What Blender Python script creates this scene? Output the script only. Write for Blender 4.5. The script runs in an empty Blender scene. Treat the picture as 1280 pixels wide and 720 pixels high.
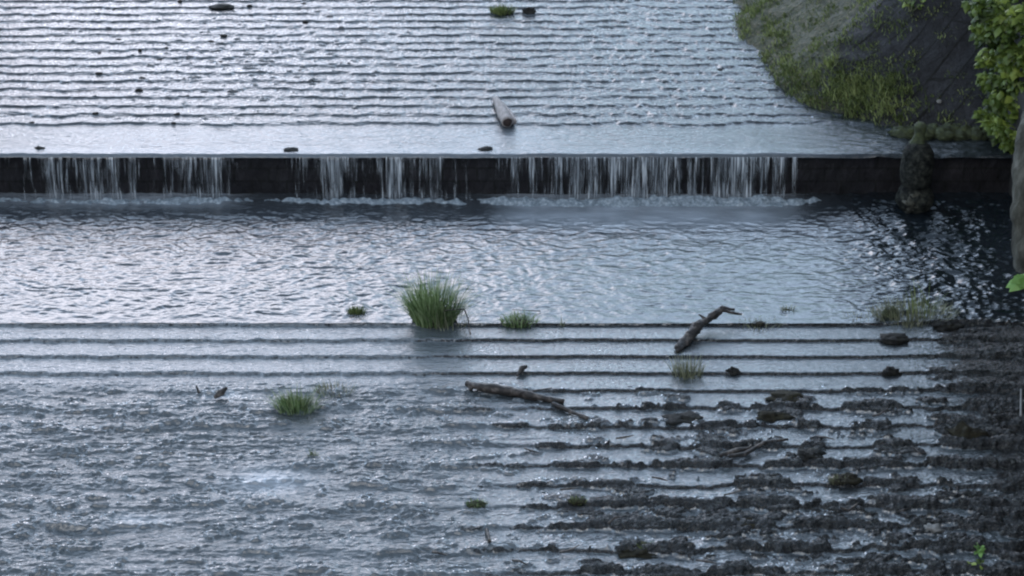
import bpy, math, random
import numpy as np
from mathutils import Vector, noise as mnoise

R = math.radians
random.seed(7)
rng = np.random.default_rng(11)
sc = bpy.context.scene
COL = sc.collection

# ------------------------------------------------------------------ camera
F_PX = 2388.0                      # focal length in pixels of a 1280 px wide frame
PITCH = 24.0
CAM_Z = 10.0
cam_d = bpy.data.cameras.new("camera")
cam = bpy.data.objects.new("camera", cam_d)
COL.objects.link(cam)
cam.location = (0, 0, CAM_Z)
cam.rotation_euler = (R(90 - PITCH), 0, 0)
cam_d.sensor_width = 36.0
cam_d.lens = 36.0 * F_PX / 1280.0
cam_d.clip_start = 0.5
cam_d.clip_end = 5000.0
sc.camera = cam
sc.view_settings.view_transform = 'Standard'
sc.view_settings.look = 'None'
sc.view_settings.exposure = 0
sc.cycles.filter_width = 2.2
sc.cycles.max_bounces = 8
sc.cycles.transparent_max_bounces = 12

# ------------------------------------------------------------------ the lie of the river
LIP_Y, LIP_Z = 25.76, 0.65         # crest of the drop wall
UP0, UPT, UPR = 26.92, 0.33, 0.026  # upper steps: first riser, tread, rise
POOL_Y0, LOT, LOR = 21.40, 0.38, 0.036   # lower steps
UPPER_END = 39.0


def base_z(y):
    if y >= LIP_Y:
        if y < UP0:
            return LIP_Z
        n = math.floor((min(y, UPPER_END) - UP0) / UPT) + 1
        return LIP_Z + UPR * n
    if y >= POOL_Y0:
        return 0.0
    return -LOR * (math.floor((POOL_Y0 - y) / LOT) + 1)


def at(px, py, z=None):
    """point of the river where the line of sight through a photo pixel lands"""
    c = math.cos(R(PITCH)); s = math.sin(R(PITCH))
    u = (px - 640) / F_PX; v = (py - 360) / F_PX
    d = Vector((u, c - v * s, -s - v * c))
    if z is not None:
        t = (CAM_Z - z) / -d.z
        return Vector((0, 0, CAM_Z)) + d * t
    t = 10.0
    while t < 90:
        p = Vector((0, 0, CAM_Z)) + d * t
        if p.z <= base_z(p.y):
            return p
        t += 0.01
    return p

# ------------------------------------------------------------------ noise on arrays
_perm = np.concatenate([rng.permutation(512)] * 3)
_ang = rng.random(512) * 2 * np.pi
_gx, _gy = np.cos(_ang), np.sin(_ang)


def perlin(x, y, seed=0):
    x = x + seed * 37.17; y = y + seed * 91.73
    xi = np.floor(x).astype(int); yi = np.floor(y).astype(int)
    xf = x - xi; yf = y - yi
    u = xf * xf * xf * (xf * (xf * 6 - 15) + 10)
    v = yf * yf * yf * (yf * (yf * 6 - 15) + 10)

    def g(ix, iy, dx, dy):
        h = _perm[(_perm[ix & 511] + iy) & 511]
        return _gx[h] * dx + _gy[h] * dy
    a = g(xi, yi, xf, yf); b = g(xi + 1, yi, xf - 1, yf)
    c = g(xi, yi + 1, xf, yf - 1); d = g(xi + 1, yi + 1, xf - 1, yf - 1)
    return (a + u * (b - a)) * (1 - v) + (c + u * (d - c)) * v


def fbm(x, y, oct=4, seed=0, gain=.5):
    r = 0; a = 1.0
    for i in range(oct):
        r = r + a * perlin(x * 2 ** i, y * 2 ** i, seed + i * 3 + 1)
        a *= gain
    return r


def ridge(x, y, oct=3, seed=0, gain=.5):
    r = 0; a = 1.0
    for i in range(oct):
        r = r + a * (1 - 2.2 * np.abs(perlin(x * 2 ** i, y * 2 ** i, seed + i * 5 + 2)))
        a *= gain
    return r


def ss(a, b, x):
    t = np.clip((x - a) / (b - a), 0, 1)
    return t * t * (3 - 2 * t)


def blob(X, Y, cx, cy, rx, ry):
    return np.exp(-(((X - cx) / rx) ** 2 + ((Y - cy) / ry) ** 2))

# ------------------------------------------------------------------ object helpers


def tag(o, label=None, cat=None, group=None, kind=None):
    if label: o["label"] = label
    if cat: o["category"] = cat
    if group: o["group"] = group
    if kind: o["kind"] = kind
    return o


def link(name, me, mat, parent=None):
    o = bpy.data.objects.new(name, me)
    COL.objects.link(o)
    if mat: me.materials.append(mat)
    if parent: o.parent = parent
    return o


def empty(name, loc):
    o = bpy.data.objects.new(name, None)
    COL.objects.link(o); o.location = loc
    o.empty_display_size = .2
    return o


def grid_mesh(name, X, Y, Z, attrs=None, smooth=True):
    ny, nx = Z.shape
    co = np.stack([X, Y, Z], -1).reshape(-1, 3).astype(np.float32)
    idx = np.arange(nx * ny).reshape(ny, nx)
    q = np.stack([idx[:-1, :-1], idx[:-1, 1:], idx[1:, 1:], idx[1:, :-1]], -1).reshape(-1, 4)
    me = bpy.data.meshes.new(name)
    me.vertices.add(nx * ny); me.vertices.foreach_set("co", co.ravel())
    me.loops.add(q.size); me.loops.foreach_set("vertex_index", q.ravel().astype(np.int32))
    me.polygons.add(len(q))
    me.polygons.foreach_set("loop_start", (np.arange(len(q)) * 4).astype(np.int32))
    me.update(calc_edges=True)
    me.polygons.foreach_set("use_smooth", np.full(len(q), smooth))
    for k, a in (attrs or {}).items():
        at_ = me.attributes.new(k, 'FLOAT', 'POINT')
        at_.data.foreach_set("value", a.astype(np.float32).ravel())
    return me


class MB:
    """collects vertices and faces for ONE mesh"""
    def __init__(s): s.v = []; s.f = []; s.t = []

    def add(s, vs, fs, tone=0.5):
        n = len(s.v); s.v += [tuple(v) for v in vs]
        for f in fs: s.f.append(tuple(i + n for i in f)); s.t.append(tone)

    def build(s, name, mat, parent=None, smooth=True, origin=None):
        me = bpy.data.meshes.new(name)
        o_ = origin or (0, 0, 0)
        me.from_pydata([(a - o_[0], b - o_[1], c - o_[2]) for a, b, c in s.v], [], s.f)
        me.update()
        me.polygons.foreach_set("use_smooth", [smooth] * len(me.polygons))
        a = me.attributes.new("tone", 'FLOAT', 'FACE')
        a.data.foreach_set("value", s.t)
        o = link(name, me, mat, parent)
        if origin and not parent: o.location = origin
        return o

    def tube(s, pts, rad, n=10, rough=0.0, seed=0, tone=.5, cap=True, fr=6.0):
        pts = [Vector(p) for p in pts]
        # resample
        P = []; Rr = []
        for i in range(len(pts) - 1):
            k = 8
            for j in range(k):
                t = j / k
                P.append(pts[i].lerp(pts[i + 1], t)); Rr.append(rad[i] * (1 - t) + rad[i + 1] * t)
        P.append(pts[-1]); Rr.append(rad[-1])
        base = len(s.v); up = Vector((0, 0, 1))
        for i, p in enumerate(P):
            d = (P[min(i + 1, len(P) - 1)] - P[max(i - 1, 0)]).normalized()
            a = d.cross(up)
            if a.length < .05: a = d.cross(Vector((1, 0, 0)))
            a.normalize(); b = d.cross(a).normalized()
            for k in range(n):
                th = 2 * math.pi * k / n
                q = p + (a * math.cos(th) + b * math.sin(th)) * Rr[i]
                m = 1 + rough * mnoise.noise(q * fr + Vector((seed, 0, 0))) * 2 + rough * 1.3 * mnoise.noise(q * fr * 4.3 + Vector((seed, 3, 0)))
                q = p + (a * math.cos(th) + b * math.sin(th)) * Rr[i] * m
                s.v.append(tuple(q))
        for i in range(len(P) - 1):
            for k in range(n):
                s.f.append((base + i * n + k, base + i * n + (k + 1) % n, base + (i + 1) * n + (k + 1) % n, base + (i + 1) * n + k)); s.t.append(tone)
        if cap:
            s.f.append(tuple(base + k for k in range(n))[::-1]); s.t.append(tone)
            s.f.append(tuple(base + (len(P) - 1) * n + k for k in range(n))); s.t.append(tone)

    def lump(s, c, rx, ry, rz, rough=.3, seed=0, n=14, m=9, tone=.5, fr=2.2):
        base = len(s.v)
        for i in range(m + 1):
            ph = math.pi * i / m
            for k in range(n):
                th = 2 * math.pi * k / n
                d = Vector((math.sin(ph) * math.cos(th), math.sin(ph) * math.sin(th), math.cos(ph)))
                q = 1 + rough * mnoise.noise(d * fr + Vector((seed * 3.1, seed, 0))) * 1.6 + rough * .5 * mnoise.noise(d * fr * 3 + Vector((seed, 0, 5)))
                s.v.append((c[0] + d.x * rx * q, c[1] + d.y * ry * q, c[2] + d.z * rz * q))
        for i in range(m):
            for k in range(n):
                s.f.append((base + i * n + k, base + (i + 1) * n + k, base + (i + 1) * n + (k + 1) % n, base + i * n + (k + 1) % n)); s.t.append(tone)

    def blade(s, p, dirv, L, w, bend, tone):
        """one grass blade: a bent tapering strip"""
        p = Vector(p); h = Vector((dirv[0], dirv[1], 0))
        hl = h.length
        side = Vector((-h.y, h.x, 0)).normalized() if hl > 1e-4 else Vector((1, 0, 0))
        a = random.uniform(0, math.pi)
        side = (side + Vector((math.cos(a), math.sin(a), 0)) * .9).normalized()
        base = len(s.v); k = 4
        for i in range(k + 1):
            t = i / k
            q = p + Vector((0, 0, 1)) * L * (t - bend * t * t * .55) + h * L * (t * .35 + bend * t * t)
            ww = w * (1 - t) ** .7 * .5
            if i == k: s.v.append(tuple(q))
            else: s.v.append(tuple(q - side * ww)); s.v.append(tuple(q + side * ww))
        for i in range(k - 1):
            s.f.append((base + 2 * i, base + 2 * i + 1, base + 2 * i + 3, base + 2 * i + 2)); s.t.append(tone)
        s.f.append((base + 2 * k - 2, base + 2 * k - 1, base + 2 * k)); s.t.append(tone)

    def leaf(s, p, size, n, tone, up=None):
        """a folded, pointed leaf with a spread either side of its midrib"""
        n = Vector(n).normalized()
        a = n.cross(Vector((random.uniform(-1, 1), random.uniform(-1, 1), random.uniform(-1, 1))))
        if a.length < .05: a = n.cross(Vector((1, 0, 0)))
        if up is not None: a = up - n * up.dot(n)
        a.normalize(); b = n.cross(a).normalized(); p = Vector(p)
        L = size; W = size * .36
        pts = [p, p + a * L * .3 + b * W - n * .12 * L, p + a * L * .62 + b * W * .75 - n * .1 * L, p + a * L - n * .2 * L,
               p + a * L * .62 - b * W * .75 - n * .1 * L, p + a * L * .3 - b * W - n * .12 * L, p + a * L * .5]
        s.add(pts, [(0, 1, 6), (1, 2, 6), (2, 3, 6), (3, 4, 6), (4, 5, 6), (5, 0, 6)], tone)

# ------------------------------------------------------------------ materials


def mat(name):
    m = bpy.data.materials.new(name); m.use_nodes = True
    nt = m.node_tree; nt.nodes.clear()
    out = nt.nodes.new("ShaderNodeOutputMaterial")

    def N(t, **k):
        n = nt.nodes.new(t)
        for a, b in k.items():
            if a.startswith("i_"):
                key = a[2:]
                key = int(key) if key.isdigit() else key
                n.inputs[key].default_value = b
            else: setattr(n, a, b)
        return n
    return m, nt, out, N, nt.links.new


def noise_node(N, L, coord, scale, detail=4, rough=.55, vec_scale=None, dist=0):
    src = coord
    if vec_scale:
        mp = N("ShaderNodeMapping"); mp.inputs["Scale"].default_value = vec_scale
        L(coord, mp.inputs["Vector"]); src = mp.outputs[0]
    n = N("ShaderNodeTexNoise"); n.inputs["Scale"].default_value = scale
    n.inputs["Detail"].default_value = detail; n.inputs["Roughness"].default_value = rough
    n.inputs["Distortion"].default_value = dist
    L(src, n.inputs["Vector"])
    return n.outputs[0]


def ramp(N, L, fac, stops):
    r = N("ShaderNodeValToRGB")
    el = r.color_ramp.elements
    while len(el) < len(stops): el.new(.5)
    for e, (p, c) in zip(el, stops):
        e.position = p; e.color = (c + (1,)) if isinstance(c, tuple) else (c, c, c, 1)
    if fac is not None: L(fac, r.inputs[0])
    return r.outputs[0]


def water_material(name, deep, bump1, bump_dist, vs, ior=1.75, rough=.07, moss=True):
    m, nt, out, N, L = mat(name)
    tc = N("ShaderNodeTexCoord").outputs["Object"]
    n1 = noise_node(N, L, tc, bump1, 5, .6, vs, .6)
    n2 = noise_node(N, L, tc, bump1 * 3.1, 4, .6, vs, .3)
    add = N("ShaderNodeMath", operation='MULTIPLY_ADD'); L(n2, add.inputs[0]); add.inputs[1].default_value = .35; L(n1, add.inputs[2])
    bp = N("ShaderNodeBump"); bp.inputs["Strength"].default_value = 1.0; bp.inputs["Distance"].default_value = bump_dist
    L(add.outputs[0], bp.inputs["Height"])
    fr = N("ShaderNodeFresnel"); fr.inputs["IOR"].default_value = ior; L(bp.outputs[0], fr.inputs["Normal"])
    gl = N("ShaderNodeBsdfGlossy"); gl.inputs["Roughness"].default_value = rough; gl.inputs["Color"].default_value = (.97, .985, 1, 1)
    L(bp.outputs[0], gl.inputs["Normal"])
    # what shows through the thin water: a stained bed, and foam where it churns
    nb = noise_node(N, L, tc, 1.7, 5, .6)
    bed = ramp(N, L, nb, [(.3, deep), (.72, tuple(c * 2.0 for c in deep))])
    fo = N("ShaderNodeAttribute", attribute_name="foam")
    mx = N("ShaderNodeMix", data_type='RGBA'); L(fo.outputs["Fac"], mx.inputs[0]); L(bed, mx.inputs[6]); mx.inputs[7].default_value = (.50, .56, .62, 1)
    df = N("ShaderNodeBsdfDiffuse"); L(mx.outputs[2], df.inputs[0]); L(bp.outputs[0], df.inputs["Normal"])
    wsh = N("ShaderNodeMixShader"); L(fr.outputs[0], wsh.inputs[0]); L(df.outputs[0], wsh.inputs[1]); L(gl.outputs[0], wsh.inputs[2])
    last = wsh.outputs[0]
    # aerated, weed-combed flow mirrors the sky less
    du = N("ShaderNodeAttribute", attribute_name="dull")
    keep = N("ShaderNodeMath", operation='MULTIPLY_ADD'); L(du.outputs["Fac"], keep.inputs[0]); keep.inputs[1].default_value = -1; keep.inputs[2].default_value = 1
    fk = N("ShaderNodeMath", operation='MULTIPLY'); L(keep.outputs[0], fk.inputs[0]); L(fr.outputs[0], fk.inputs[1]); L(fk.outputs[0], wsh.inputs[0])
    if moss:
        ma = N("ShaderNodeAttribute", attribute_name="moss")
        nm = noise_node(N, L, tc, 17, 7, .72, (1, 1.3, 1), .8)
        thr = N("ShaderNodeMath", operation='ADD'); L(ma.outputs["Fac"], thr.inputs[0]); L(nm, thr.inputs[1])
        mk = ramp(N, L, thr.outputs[0], [(.90, 0.0), (1.14, .94)])
        nm2 = noise_node(N, L, tc, 15, 4, .6, (1.0, 1.1, 1), 1.6)
        b2 = N("ShaderNodeBump"); b2.inputs["Strength"].default_value = 1; b2.inputs["Distance"].default_value = .06; L(nm2, b2.inputs["Height"])
        L(bp.outputs[0], b2.inputs["Normal"])
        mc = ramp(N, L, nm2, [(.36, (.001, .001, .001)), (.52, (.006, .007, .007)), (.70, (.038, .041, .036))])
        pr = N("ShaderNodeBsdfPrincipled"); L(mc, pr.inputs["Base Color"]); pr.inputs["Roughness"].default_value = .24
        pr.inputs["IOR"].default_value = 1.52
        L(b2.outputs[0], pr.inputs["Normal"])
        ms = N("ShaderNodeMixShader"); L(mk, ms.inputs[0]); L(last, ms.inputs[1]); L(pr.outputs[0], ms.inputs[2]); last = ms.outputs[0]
    L(last, out.inputs[0])
    return m


def surface(name, cols, scale, bump=.01, rough=.8, vs=None, detail=6, spec=.4, tone=False, trans=0.0, scale2=None):
    m, nt, out, N, L = mat(name)
    tc = N("ShaderNodeTexCoord").outputs["Object"]
    n = noise_node(N, L, tc, scale, detail, .62, vs, .2)
    if tone:
        t = N("ShaderNodeAttribute", attribute_name="tone").outputs["Fac"]
        mm = N("ShaderNodeMath", operation='MULTIPLY_ADD'); L(n, mm.inputs[0]); mm.inputs[1].default_value = .5; 
        ad = N("ShaderNodeMath", operation='MULTIPLY'); L(t, ad.inputs[0]); ad.inputs[1].default_value = .5; L(ad.outputs[0], mm.inputs[2])
        src = mm.outputs[0]
    else: src = n
    c = ramp(N, L, src, cols)
    p = N("ShaderNodeBsdfPrincipled"); L(c, p.inputs["Base Color"]); p.inputs["Roughness"].default_value = rough
    p.inputs["Specular IOR Level"].default_value = spec
    if bump:
        n2 = noise_node(N, L, tc, scale2 or scale * 2.5, 6, .65, vs)
        b = N("ShaderNodeBump"); b.inputs["Distance"].default_value = bump; L(n2, b.inputs["Height"]); L(b.outputs[0], p.inputs["Normal"])
    last = p.outputs[0]
    if trans:
        tr = N("ShaderNodeBsdfTranslucent"); L(c, tr.inputs[0])
        ms = N("ShaderNodeMixShader"); ms.inputs[0].default_value = trans; L(last, ms.inputs[1]); L(tr.outputs[0], ms.inputs[2]); last = ms.outputs[0]
    L(last, out.inputs[0])
    return m

M = {}
M['water_upper'] = water_material("thin_water_upper", (.011, .014, .016), 9, .013, (1, 1.9, 1), ior=1.66, rough=.09)
M['water_pool'] = water_material("pool_water", (.004, .006, .008), 5, .010, (1, 1.7, 1), ior=1.7, rough=.035, moss=False)
M['water_lower'] = water_material("thin_water_lower", (.018, .023, .025), 11, .013, (1, 1.9, 1), ior=2.05, rough=.08)
M['dark_stone'] = surface("wet_dark_stone", [(.3, (.006, .006, .007)), (.6, (.016, .015, .017)), (.8, (.04, .038, .034))], 6, .02, .45)
M['moss'] = surface("wet_moss", [(.3, (.012, .016, .008)), (.55, (.035, .045, .018)), (.8, (.08, .10, .035))], 14, .02, .8)
M['brown_moss'] = surface("brown_moss", [(.3, (.008, .007, .005)), (.55, (.022, .020, .012)), (.8, (.05, .045, .026))], 14, .02, .7, spec=.15)
M['grass'] = surface("grass_green", [(.2, (.035, .065, .020)), (.45, (.11, .175, .060)), (.7, (.30, .37, .19))], 9, 0, .55, tone=True, trans=.25)
M['bank_grass'] = surface("bank_grass", [(.2, (.020, .032, .010)), (.45, (.085, .118, .034)), (.75, (.23, .27, .10))], 3, 0, .6, tone=True, trans=.25)
M['dry_stem'] = surface("dry_stem", [(.3, (.06, .07, .035)), (.7, (.26, .27, .17))], 8, 0, .7, tone=True)
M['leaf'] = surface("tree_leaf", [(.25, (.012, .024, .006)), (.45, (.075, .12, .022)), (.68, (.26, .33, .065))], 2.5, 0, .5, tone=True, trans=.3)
M['bright_leaf'] = surface("bright_leaf", [(.25, (.06, .14, .03)), (.7, (.18, .33, .08))], 4, 0, .5, tone=True, trans=.3)
M['bark'] = surface("grey_bark", [(.32, (.018, .018, .013)), (.5, (.055, .055, .042)), (.72, (.13, .13, .11))], 8, .05, .85, vs=(1, 1, .4))
M['drift'] = surface("bleached_driftwood", [(.3, (.17, .15, .14)), (.6, (.30, .27, .255)), (.8, (.42, .39, .37))], 7, .01, .7, vs=(3, 1, 3))
M['dark_wood'] = surface("waterlogged_wood", [(.35, (.006, .005, .004)), (.52, (.022, .017, .014)), (.68, (.13, .11, .095))], 10, .012, .5)
M['end_wood'] = surface("rotten_log_end", [(.3, (.008, .005, .005)), (.7, (.035, .022, .018))], 20, .01, .8)
M['stone_post'] = surface("weathered_post_stone", [(.35, (.003, .004, .004)), (.5, (.016, .018, .016)), (.68, (.05, .053, .043))], 13, .03, .8, spec=.12)
M['pale_stone'] = surface("pale_stone", [(.3, (.10, .10, .095)), (.6, (.2, .2, .19)), (.8, (.3, .3, .29))], 7, .02, .7)
M['rubble'] = surface("dark_rubble", [(.3, (.004, .004, .004)), (.55, (.014, .014, .012)), (.8, (.05, .05, .04))], 9, .02, .6, spec=.15)
M['soil'] = surface("leafy_ground", [(.3, (.018, .022, .010)), (.6, (.04, .05, .02)), (.8, (.07, .08, .035))], .6, .05, .9)
M['wall_stone'] = surface("retaining_wall_stone", [(.3, (.018, .018, .018)), (.6, (.045, .045, .043)), (.8, (.09, .09, .08))], 2.2, .03, .8)


def bank_material():
    m, nt, out, N, L = mat("paved_bank_stone")
    uv = N("ShaderNodeUVMap"); uv.uv_map = "bank"
    obj = N("ShaderNodeTexCoord").outputs["Object"]
    wob = noise_node(N, L, obj, 1.3, 3, .5)
    sep = N("ShaderNodeSeparateXYZ"); L(uv.outputs[0], sep.inputs[0])
    sw = N("ShaderNodeMath", operation='MULTIPLY_ADD'); L(wob, sw.inputs[0]); sw.inputs[1].default_value = .10; L(sep.outputs[0], sw.inputs[2])
    tw = N("ShaderNodeMath", operation='MULTIPLY_ADD'); L(wob, tw.inputs[0]); tw.inputs[1].default_value = .12; L(sep.outputs[1], tw.inputs[2])
    cb = N("ShaderNodeCombineXYZ"); L(tw.outputs[0], cb.inputs[0]); L(sw.outputs[0], cb.inputs[1])
    br = N("ShaderNodeTexBrick"); L(cb.outputs[0], br.inputs["Vector"])
    br.inputs["Scale"].default_value = 1.0; br.inputs["Brick Width"].default_value = 1.9; br.inputs["Row Height"].default_value = .42
    br.inputs["Mortar Size"].default_value = .026; br.inputs["Mortar Smooth"].default_value = .3; br.inputs["Bias"].default_value = 0
    br.inputs["Color1"].default_value = (.015, .016, .019, 1); br.inputs["Color2"].default_value = (.026, .027, .031, 1); br.inputs["Mortar"].default_value = (.006, .006, .005, 1)
    n = noise_node(N, L, obj, 5, 6, .65)
    st = ramp(N, L, n, [(.3, .5), (.55, 1.0), (.75, 1.7)])
    mu = N("ShaderNodeMix", data_type='RGBA', blend_type='MULTIPLY'); mu.inputs[0].default_value = 1; L(br.outputs["Color"], mu.inputs[6]); L(st, mu.inputs[7])
    # silt and withered growth over the nearer, flatter slabs
    veg = N("ShaderNodeAttribute", attribute_name="veg")
    n2 = noise_node(N, L, obj, 2.6, 6, .65)
    a = N("ShaderNodeMath", operation='ADD'); L(veg.outputs["Fac"], a.inputs[0]); L(n2, a.inputs[1])
    k = ramp(N, L, a.outputs[0], [(.80, 0.0), (1.08, 1.0)])
    n3 = noise_node(N, L, obj, 12, 5, .7)
    vc = ramp(N, L, n3, [(.34, (.006, .009, .004)), (.48, (.040, .050, .020)), (.60, (.085, .078, .042)), (.74, (.17, .16, .10))])
    mx = N("ShaderNodeMix", data_type='RGBA'); L(k, mx.inputs[0]); L(mu.outputs[2], mx.inputs[6]); L(vc, mx.inputs[7])
    p = N("ShaderNodeBsdfPrincipled"); L(mx.outputs[2], p.inputs["Base Color"]); p.inputs["Roughness"].default_value = .7
    inv = N("ShaderNodeMath", operation='MULTIPLY_ADD'); L(br.outputs["Fac"], inv.inputs[0]); inv.inputs[1].default_value = -1.2; L(n3, inv.inputs[2])
    b = N("ShaderNodeBump"); b.inputs["Distance"].default_value = .11; L(inv.outputs[0], b.inputs["Height"]); L(b.outputs[0], p.inputs["Normal"])
    L(p.outputs[0], out.inputs[0])
    return m


def drop_wall_material():
    m, nt, out, N, L = mat("drop_wall_stone")
    obj = N("ShaderNodeTexCoord").outputs["Object"]
    mp = N("ShaderNodeMapping"); mp.inputs["Rotation"].default_value = (R(-90), 0, 0); L(obj, mp.inputs[0])
    br = N("ShaderNodeTexBrick"); L(mp.outputs[0], br.inputs["Vector"])
    br.inputs["Scale"].default_value = 1; br.inputs["Brick Width"].default_value = .5; br.inputs["Row Height"].default_value = .2
    br.inputs["Mortar Size"].default_value = .015
    br.inputs["Color1"].default_value = (.009, .009, .011, 1); br.inputs["Color2"].default_value = (.012, .011, .013, 1); br.inputs["Mortar"].default_value = (.005, .005, .005, 1)
    n = noise_node(N, L, obj, 7, 6, .7, (1, 1, .5))
    mu = N("ShaderNodeMix", data_type='RGBA', blend_type='MULTIPLY'); mu.inputs[0].default_value = 1
    st = ramp(N, L, n, [(.3, .4), (.55, 1.0), (.75, 2.2)])
    L(br.outputs[0], mu.inputs[6]); L(st, mu.inputs[7])
    p = N("ShaderNodeBsdfPrincipled"); L(mu.outputs[2], p.inputs["Base Color"]); p.inputs["Roughness"].default_value = .45; p.inputs["Specular IOR Level"].default_value = .25
    b = N("ShaderNodeBump"); b.inputs["Distance"].default_value = .04; L(n, b.inputs["Height"]); L(b.outputs[0], p.inputs["Normal"])
    L(p.outputs[0], out.inputs[0]); return m


def curtain_material():
    m, nt, out, N, L = mat("falling_water")
    obj = N("ShaderNodeTexCoord").outputs["Object"]
    n = noise_node(N, L, obj, 1, 5, .7, (15, 3, 1.1), .5)
    n2 = noise_node(N, L, obj, 1, 3, .6, (60, 6, 2.2), 0)
    d = N("ShaderNodeAttribute", attribute_name="flow_cover").outputs["Fac"]
    a = N("ShaderNodeMath", operation='MULTIPLY_ADD'); L(n2, a.inputs[0]); a.inputs[1].default_value = .60; L(n, a.inputs[2])
    s = N("ShaderNodeMath", operation='ADD'); L(a.outputs[0], s.inputs[0]); L(d, s.inputs[1])
    sc_ = N("ShaderNodeMath", operation='MULTIPLY'); L(s.outputs[0], sc_.inputs[0]); sc_.inputs[1].default_value = .6
    k = ramp(N, L, sc_.outputs[0], [(.580, 0.0), (.72, .80)])
    nc = noise_node(N, L, obj, 1, 3, .6, (44, 4, 1.6), .2)
    cc = ramp(N, L, nc, [(.36, (.06, .07, .08)), (.52, (.26, .30, .33)), (.68, (.80, .86, .90))])
    df = N("ShaderNodeBsdfDiffuse"); L(cc, df.inputs[0])
    tl = N("ShaderNodeBsdfTranslucent"); tl.inputs[0].default_value = (.30, .34, .40, 1)
    gl = N("ShaderNodeBsdfGlossy"); gl.inputs["Roughness"].default_value = .25
    a1 = N("ShaderNodeMixShader"); a1.inputs[0].default_value = .3; L(df.outputs[0], a1.inputs[1]); L(tl.outputs[0], a1.inputs[2])
    a2 = N("ShaderNodeMixShader"); a2.inputs[0].default_value = .06; L(a1.outputs[0], a2.inputs[1]); L(gl.outputs[0], a2.inputs[2])
    tr = N("ShaderNodeBsdfTransparent")
    a3 = N("ShaderNodeMixShader"); L(k, a3.inputs[0]); L(tr.outputs[0], a3.inputs[1]); L(a2.outputs[0], a3.inputs[2])
    L(a3.outputs[0], out.inputs[0]); return m


def foam_material():
    m, nt, out, N, L = mat("foam")
    obj = N("ShaderNodeTexCoord").outputs["Object"]
    n = noise_node(N, L, obj, 22, 6, .7)
    c = ramp(N, L, n, [(.3, (.06, .09, .11)), (.5, (.18, .22, .25)), (.72, (.42, .47, .50))])
    p = N("ShaderNodeBsdfPrincipled"); L(c, p.inputs["Base Color"]); p.inputs["Roughness"].default_value = .35
    b = N("ShaderNodeBump"); b.inputs["Distance"].default_value = .03; L(n, b.inputs["Height"]); L(b.outputs[0], p.inputs["Normal"])
    L(p.outputs[0], out.inputs[0]); return m

M['bank'] = bank_material(); M['drop'] = drop_wall_material(); M['curtain'] = curtain_material(); M['foam'] = foam_material()

# ------------------------------------------------------------------ upper apron: thin water over low steps
xs = np.arange(-10.5, 7.3, .022)
ys = np.concatenate([np.arange(LIP_Y - .10, 27.0, .010), np.arange(27.0, 34.0, .0105), np.arange(34.0, 39.2, .02)])
X, Y = np.meshgrid(xs, ys)
turb_ = ss(-.2, 2.0, X)
right = ss(-.2, 2.0, X) * (1 - ss(3.4, 4.2, X))             # choppier, lines blurred right of the middle
left_patch = blob(X, Y, -4.2, 29.5, 2.6, 2.4)
wob = .05 * fbm(X * 9.0, Y * 3.0, 2, 12) * (.3 + turb_) + .06 * fbm(X * .9, Y * .25, 3, 3) + .09 * fbm(X * 3.0, Y * 2.2, 4, 9)
turb = np.clip(.35 + .40 * right + .35 * left_patch, 0, 1)
s = (Y + wob * (.45 + 1.2 * turb) - UP0) / UPT
vis = ss(-.45, .25, fbm(X * .8, Y * 2.6, 4, 21))
w = .10 + .22 * turb + .18 * (1 - vis)
n_ = np.floor(s); f_ = s - n_
st = n_ + ss(0, 1, f_ / w)
# water piles and dips over each step: a shallow trough just below each riser
troughs = -.006 * np.exp(-((f_ - .96) / .08) ** 2) * (1 - .5 * turb)
Zs = LIP_Z + UPR * np.clip(st, 0, 37)
on = ss(UP0 - .1, UP0 + .2, Y)
rip = (.0095 * fbm(X * 4.0, Y * 6.5, 3, 31) + .0052 * ridge(X * 8.5, Y * 14, 3, 35)) * (.55 + .75 * turb)
fine = .0042 * ridge(X * 13, Y * 19, 3, 41) * (.5 + .6 * turb)
calm = (1 - on)
Z = Zs + troughs * on + rip * (.25 + .75 * on) * (1 - .2 * vis) + fine * (.45 + .55 * on) + (.008 * fbm(X * 2.2 + Y * 2, Y * 6.0, 4, 51) + .0035 * ridge(X * 5 + Y * 6, Y * 11 - X * 3, 3, 54) * ss(-.2, .3, fbm(X * .8, Y * 1.5, 2, 56))) * calm + .03 * fbm(X * 3, Y * 6, 3, 53) * ss(4.6, 5.4, X) * calm
# the crest rounds over the drop
ed = np.clip((LIP_Y - .03 - Y) / .07, 0, 1)
Z = Z - .045 * ed ** 2 + .012 * fbm(X * .9, Y * .5, 3, 57) * calm
# small dark snags on the stair edges, denser up the left
sn = ss(.66, .90, fbm(X * 4.2, Y * 7.0, 4, 61) + .34 * left_patch + .06 * ss(1, -2, X))
Z = Z + .013 * sn * on
moss = np.clip(sn * .65 * on, 0, 1) * (1 - .6 * right)
edge_m = ss(-.15, .5, fbm(X * 1.6, Y * 3.6, 3, 71)) * np.exp(-((f_ - .05) / .09) ** 2) * on * .60
moss = np.clip(moss + edge_m * (1 - right * .8) + .34 * right * on * ss(32.5, 30.5, Y) * ss(-.3, .2, fbm(X * 1.2, Y * 2.5, 3, 77)), 0, 1)  # last term paints in a dim grey-green reflection right of middle, no real moss
foam = np.clip(.16 * blob(X, Y, 0.0, 26.4, .7, .5) + .10 * ss(LIP_Y + .30, LIP_Y + .05, Y) + .06 * calm * ss(.5, -1, X), 0, 1) * ss(4.8, 4.2, X) + .05 * left_patch
o = link("upper_stepped_apron", grid_mesh("upper_stepped_apron", X, Y, Z, {"moss": moss, "foam": foam}), M['water_upper'])
tag(o, "wide stepped apron under a thin sheet of pale rippling water above the drop", kind="structure")
del X, Y, Z, wob, s, st, rip, fine, vis, sn, moss, foam, edge_m, troughs, turb, right, left_patch, f_, n_, Zs

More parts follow.
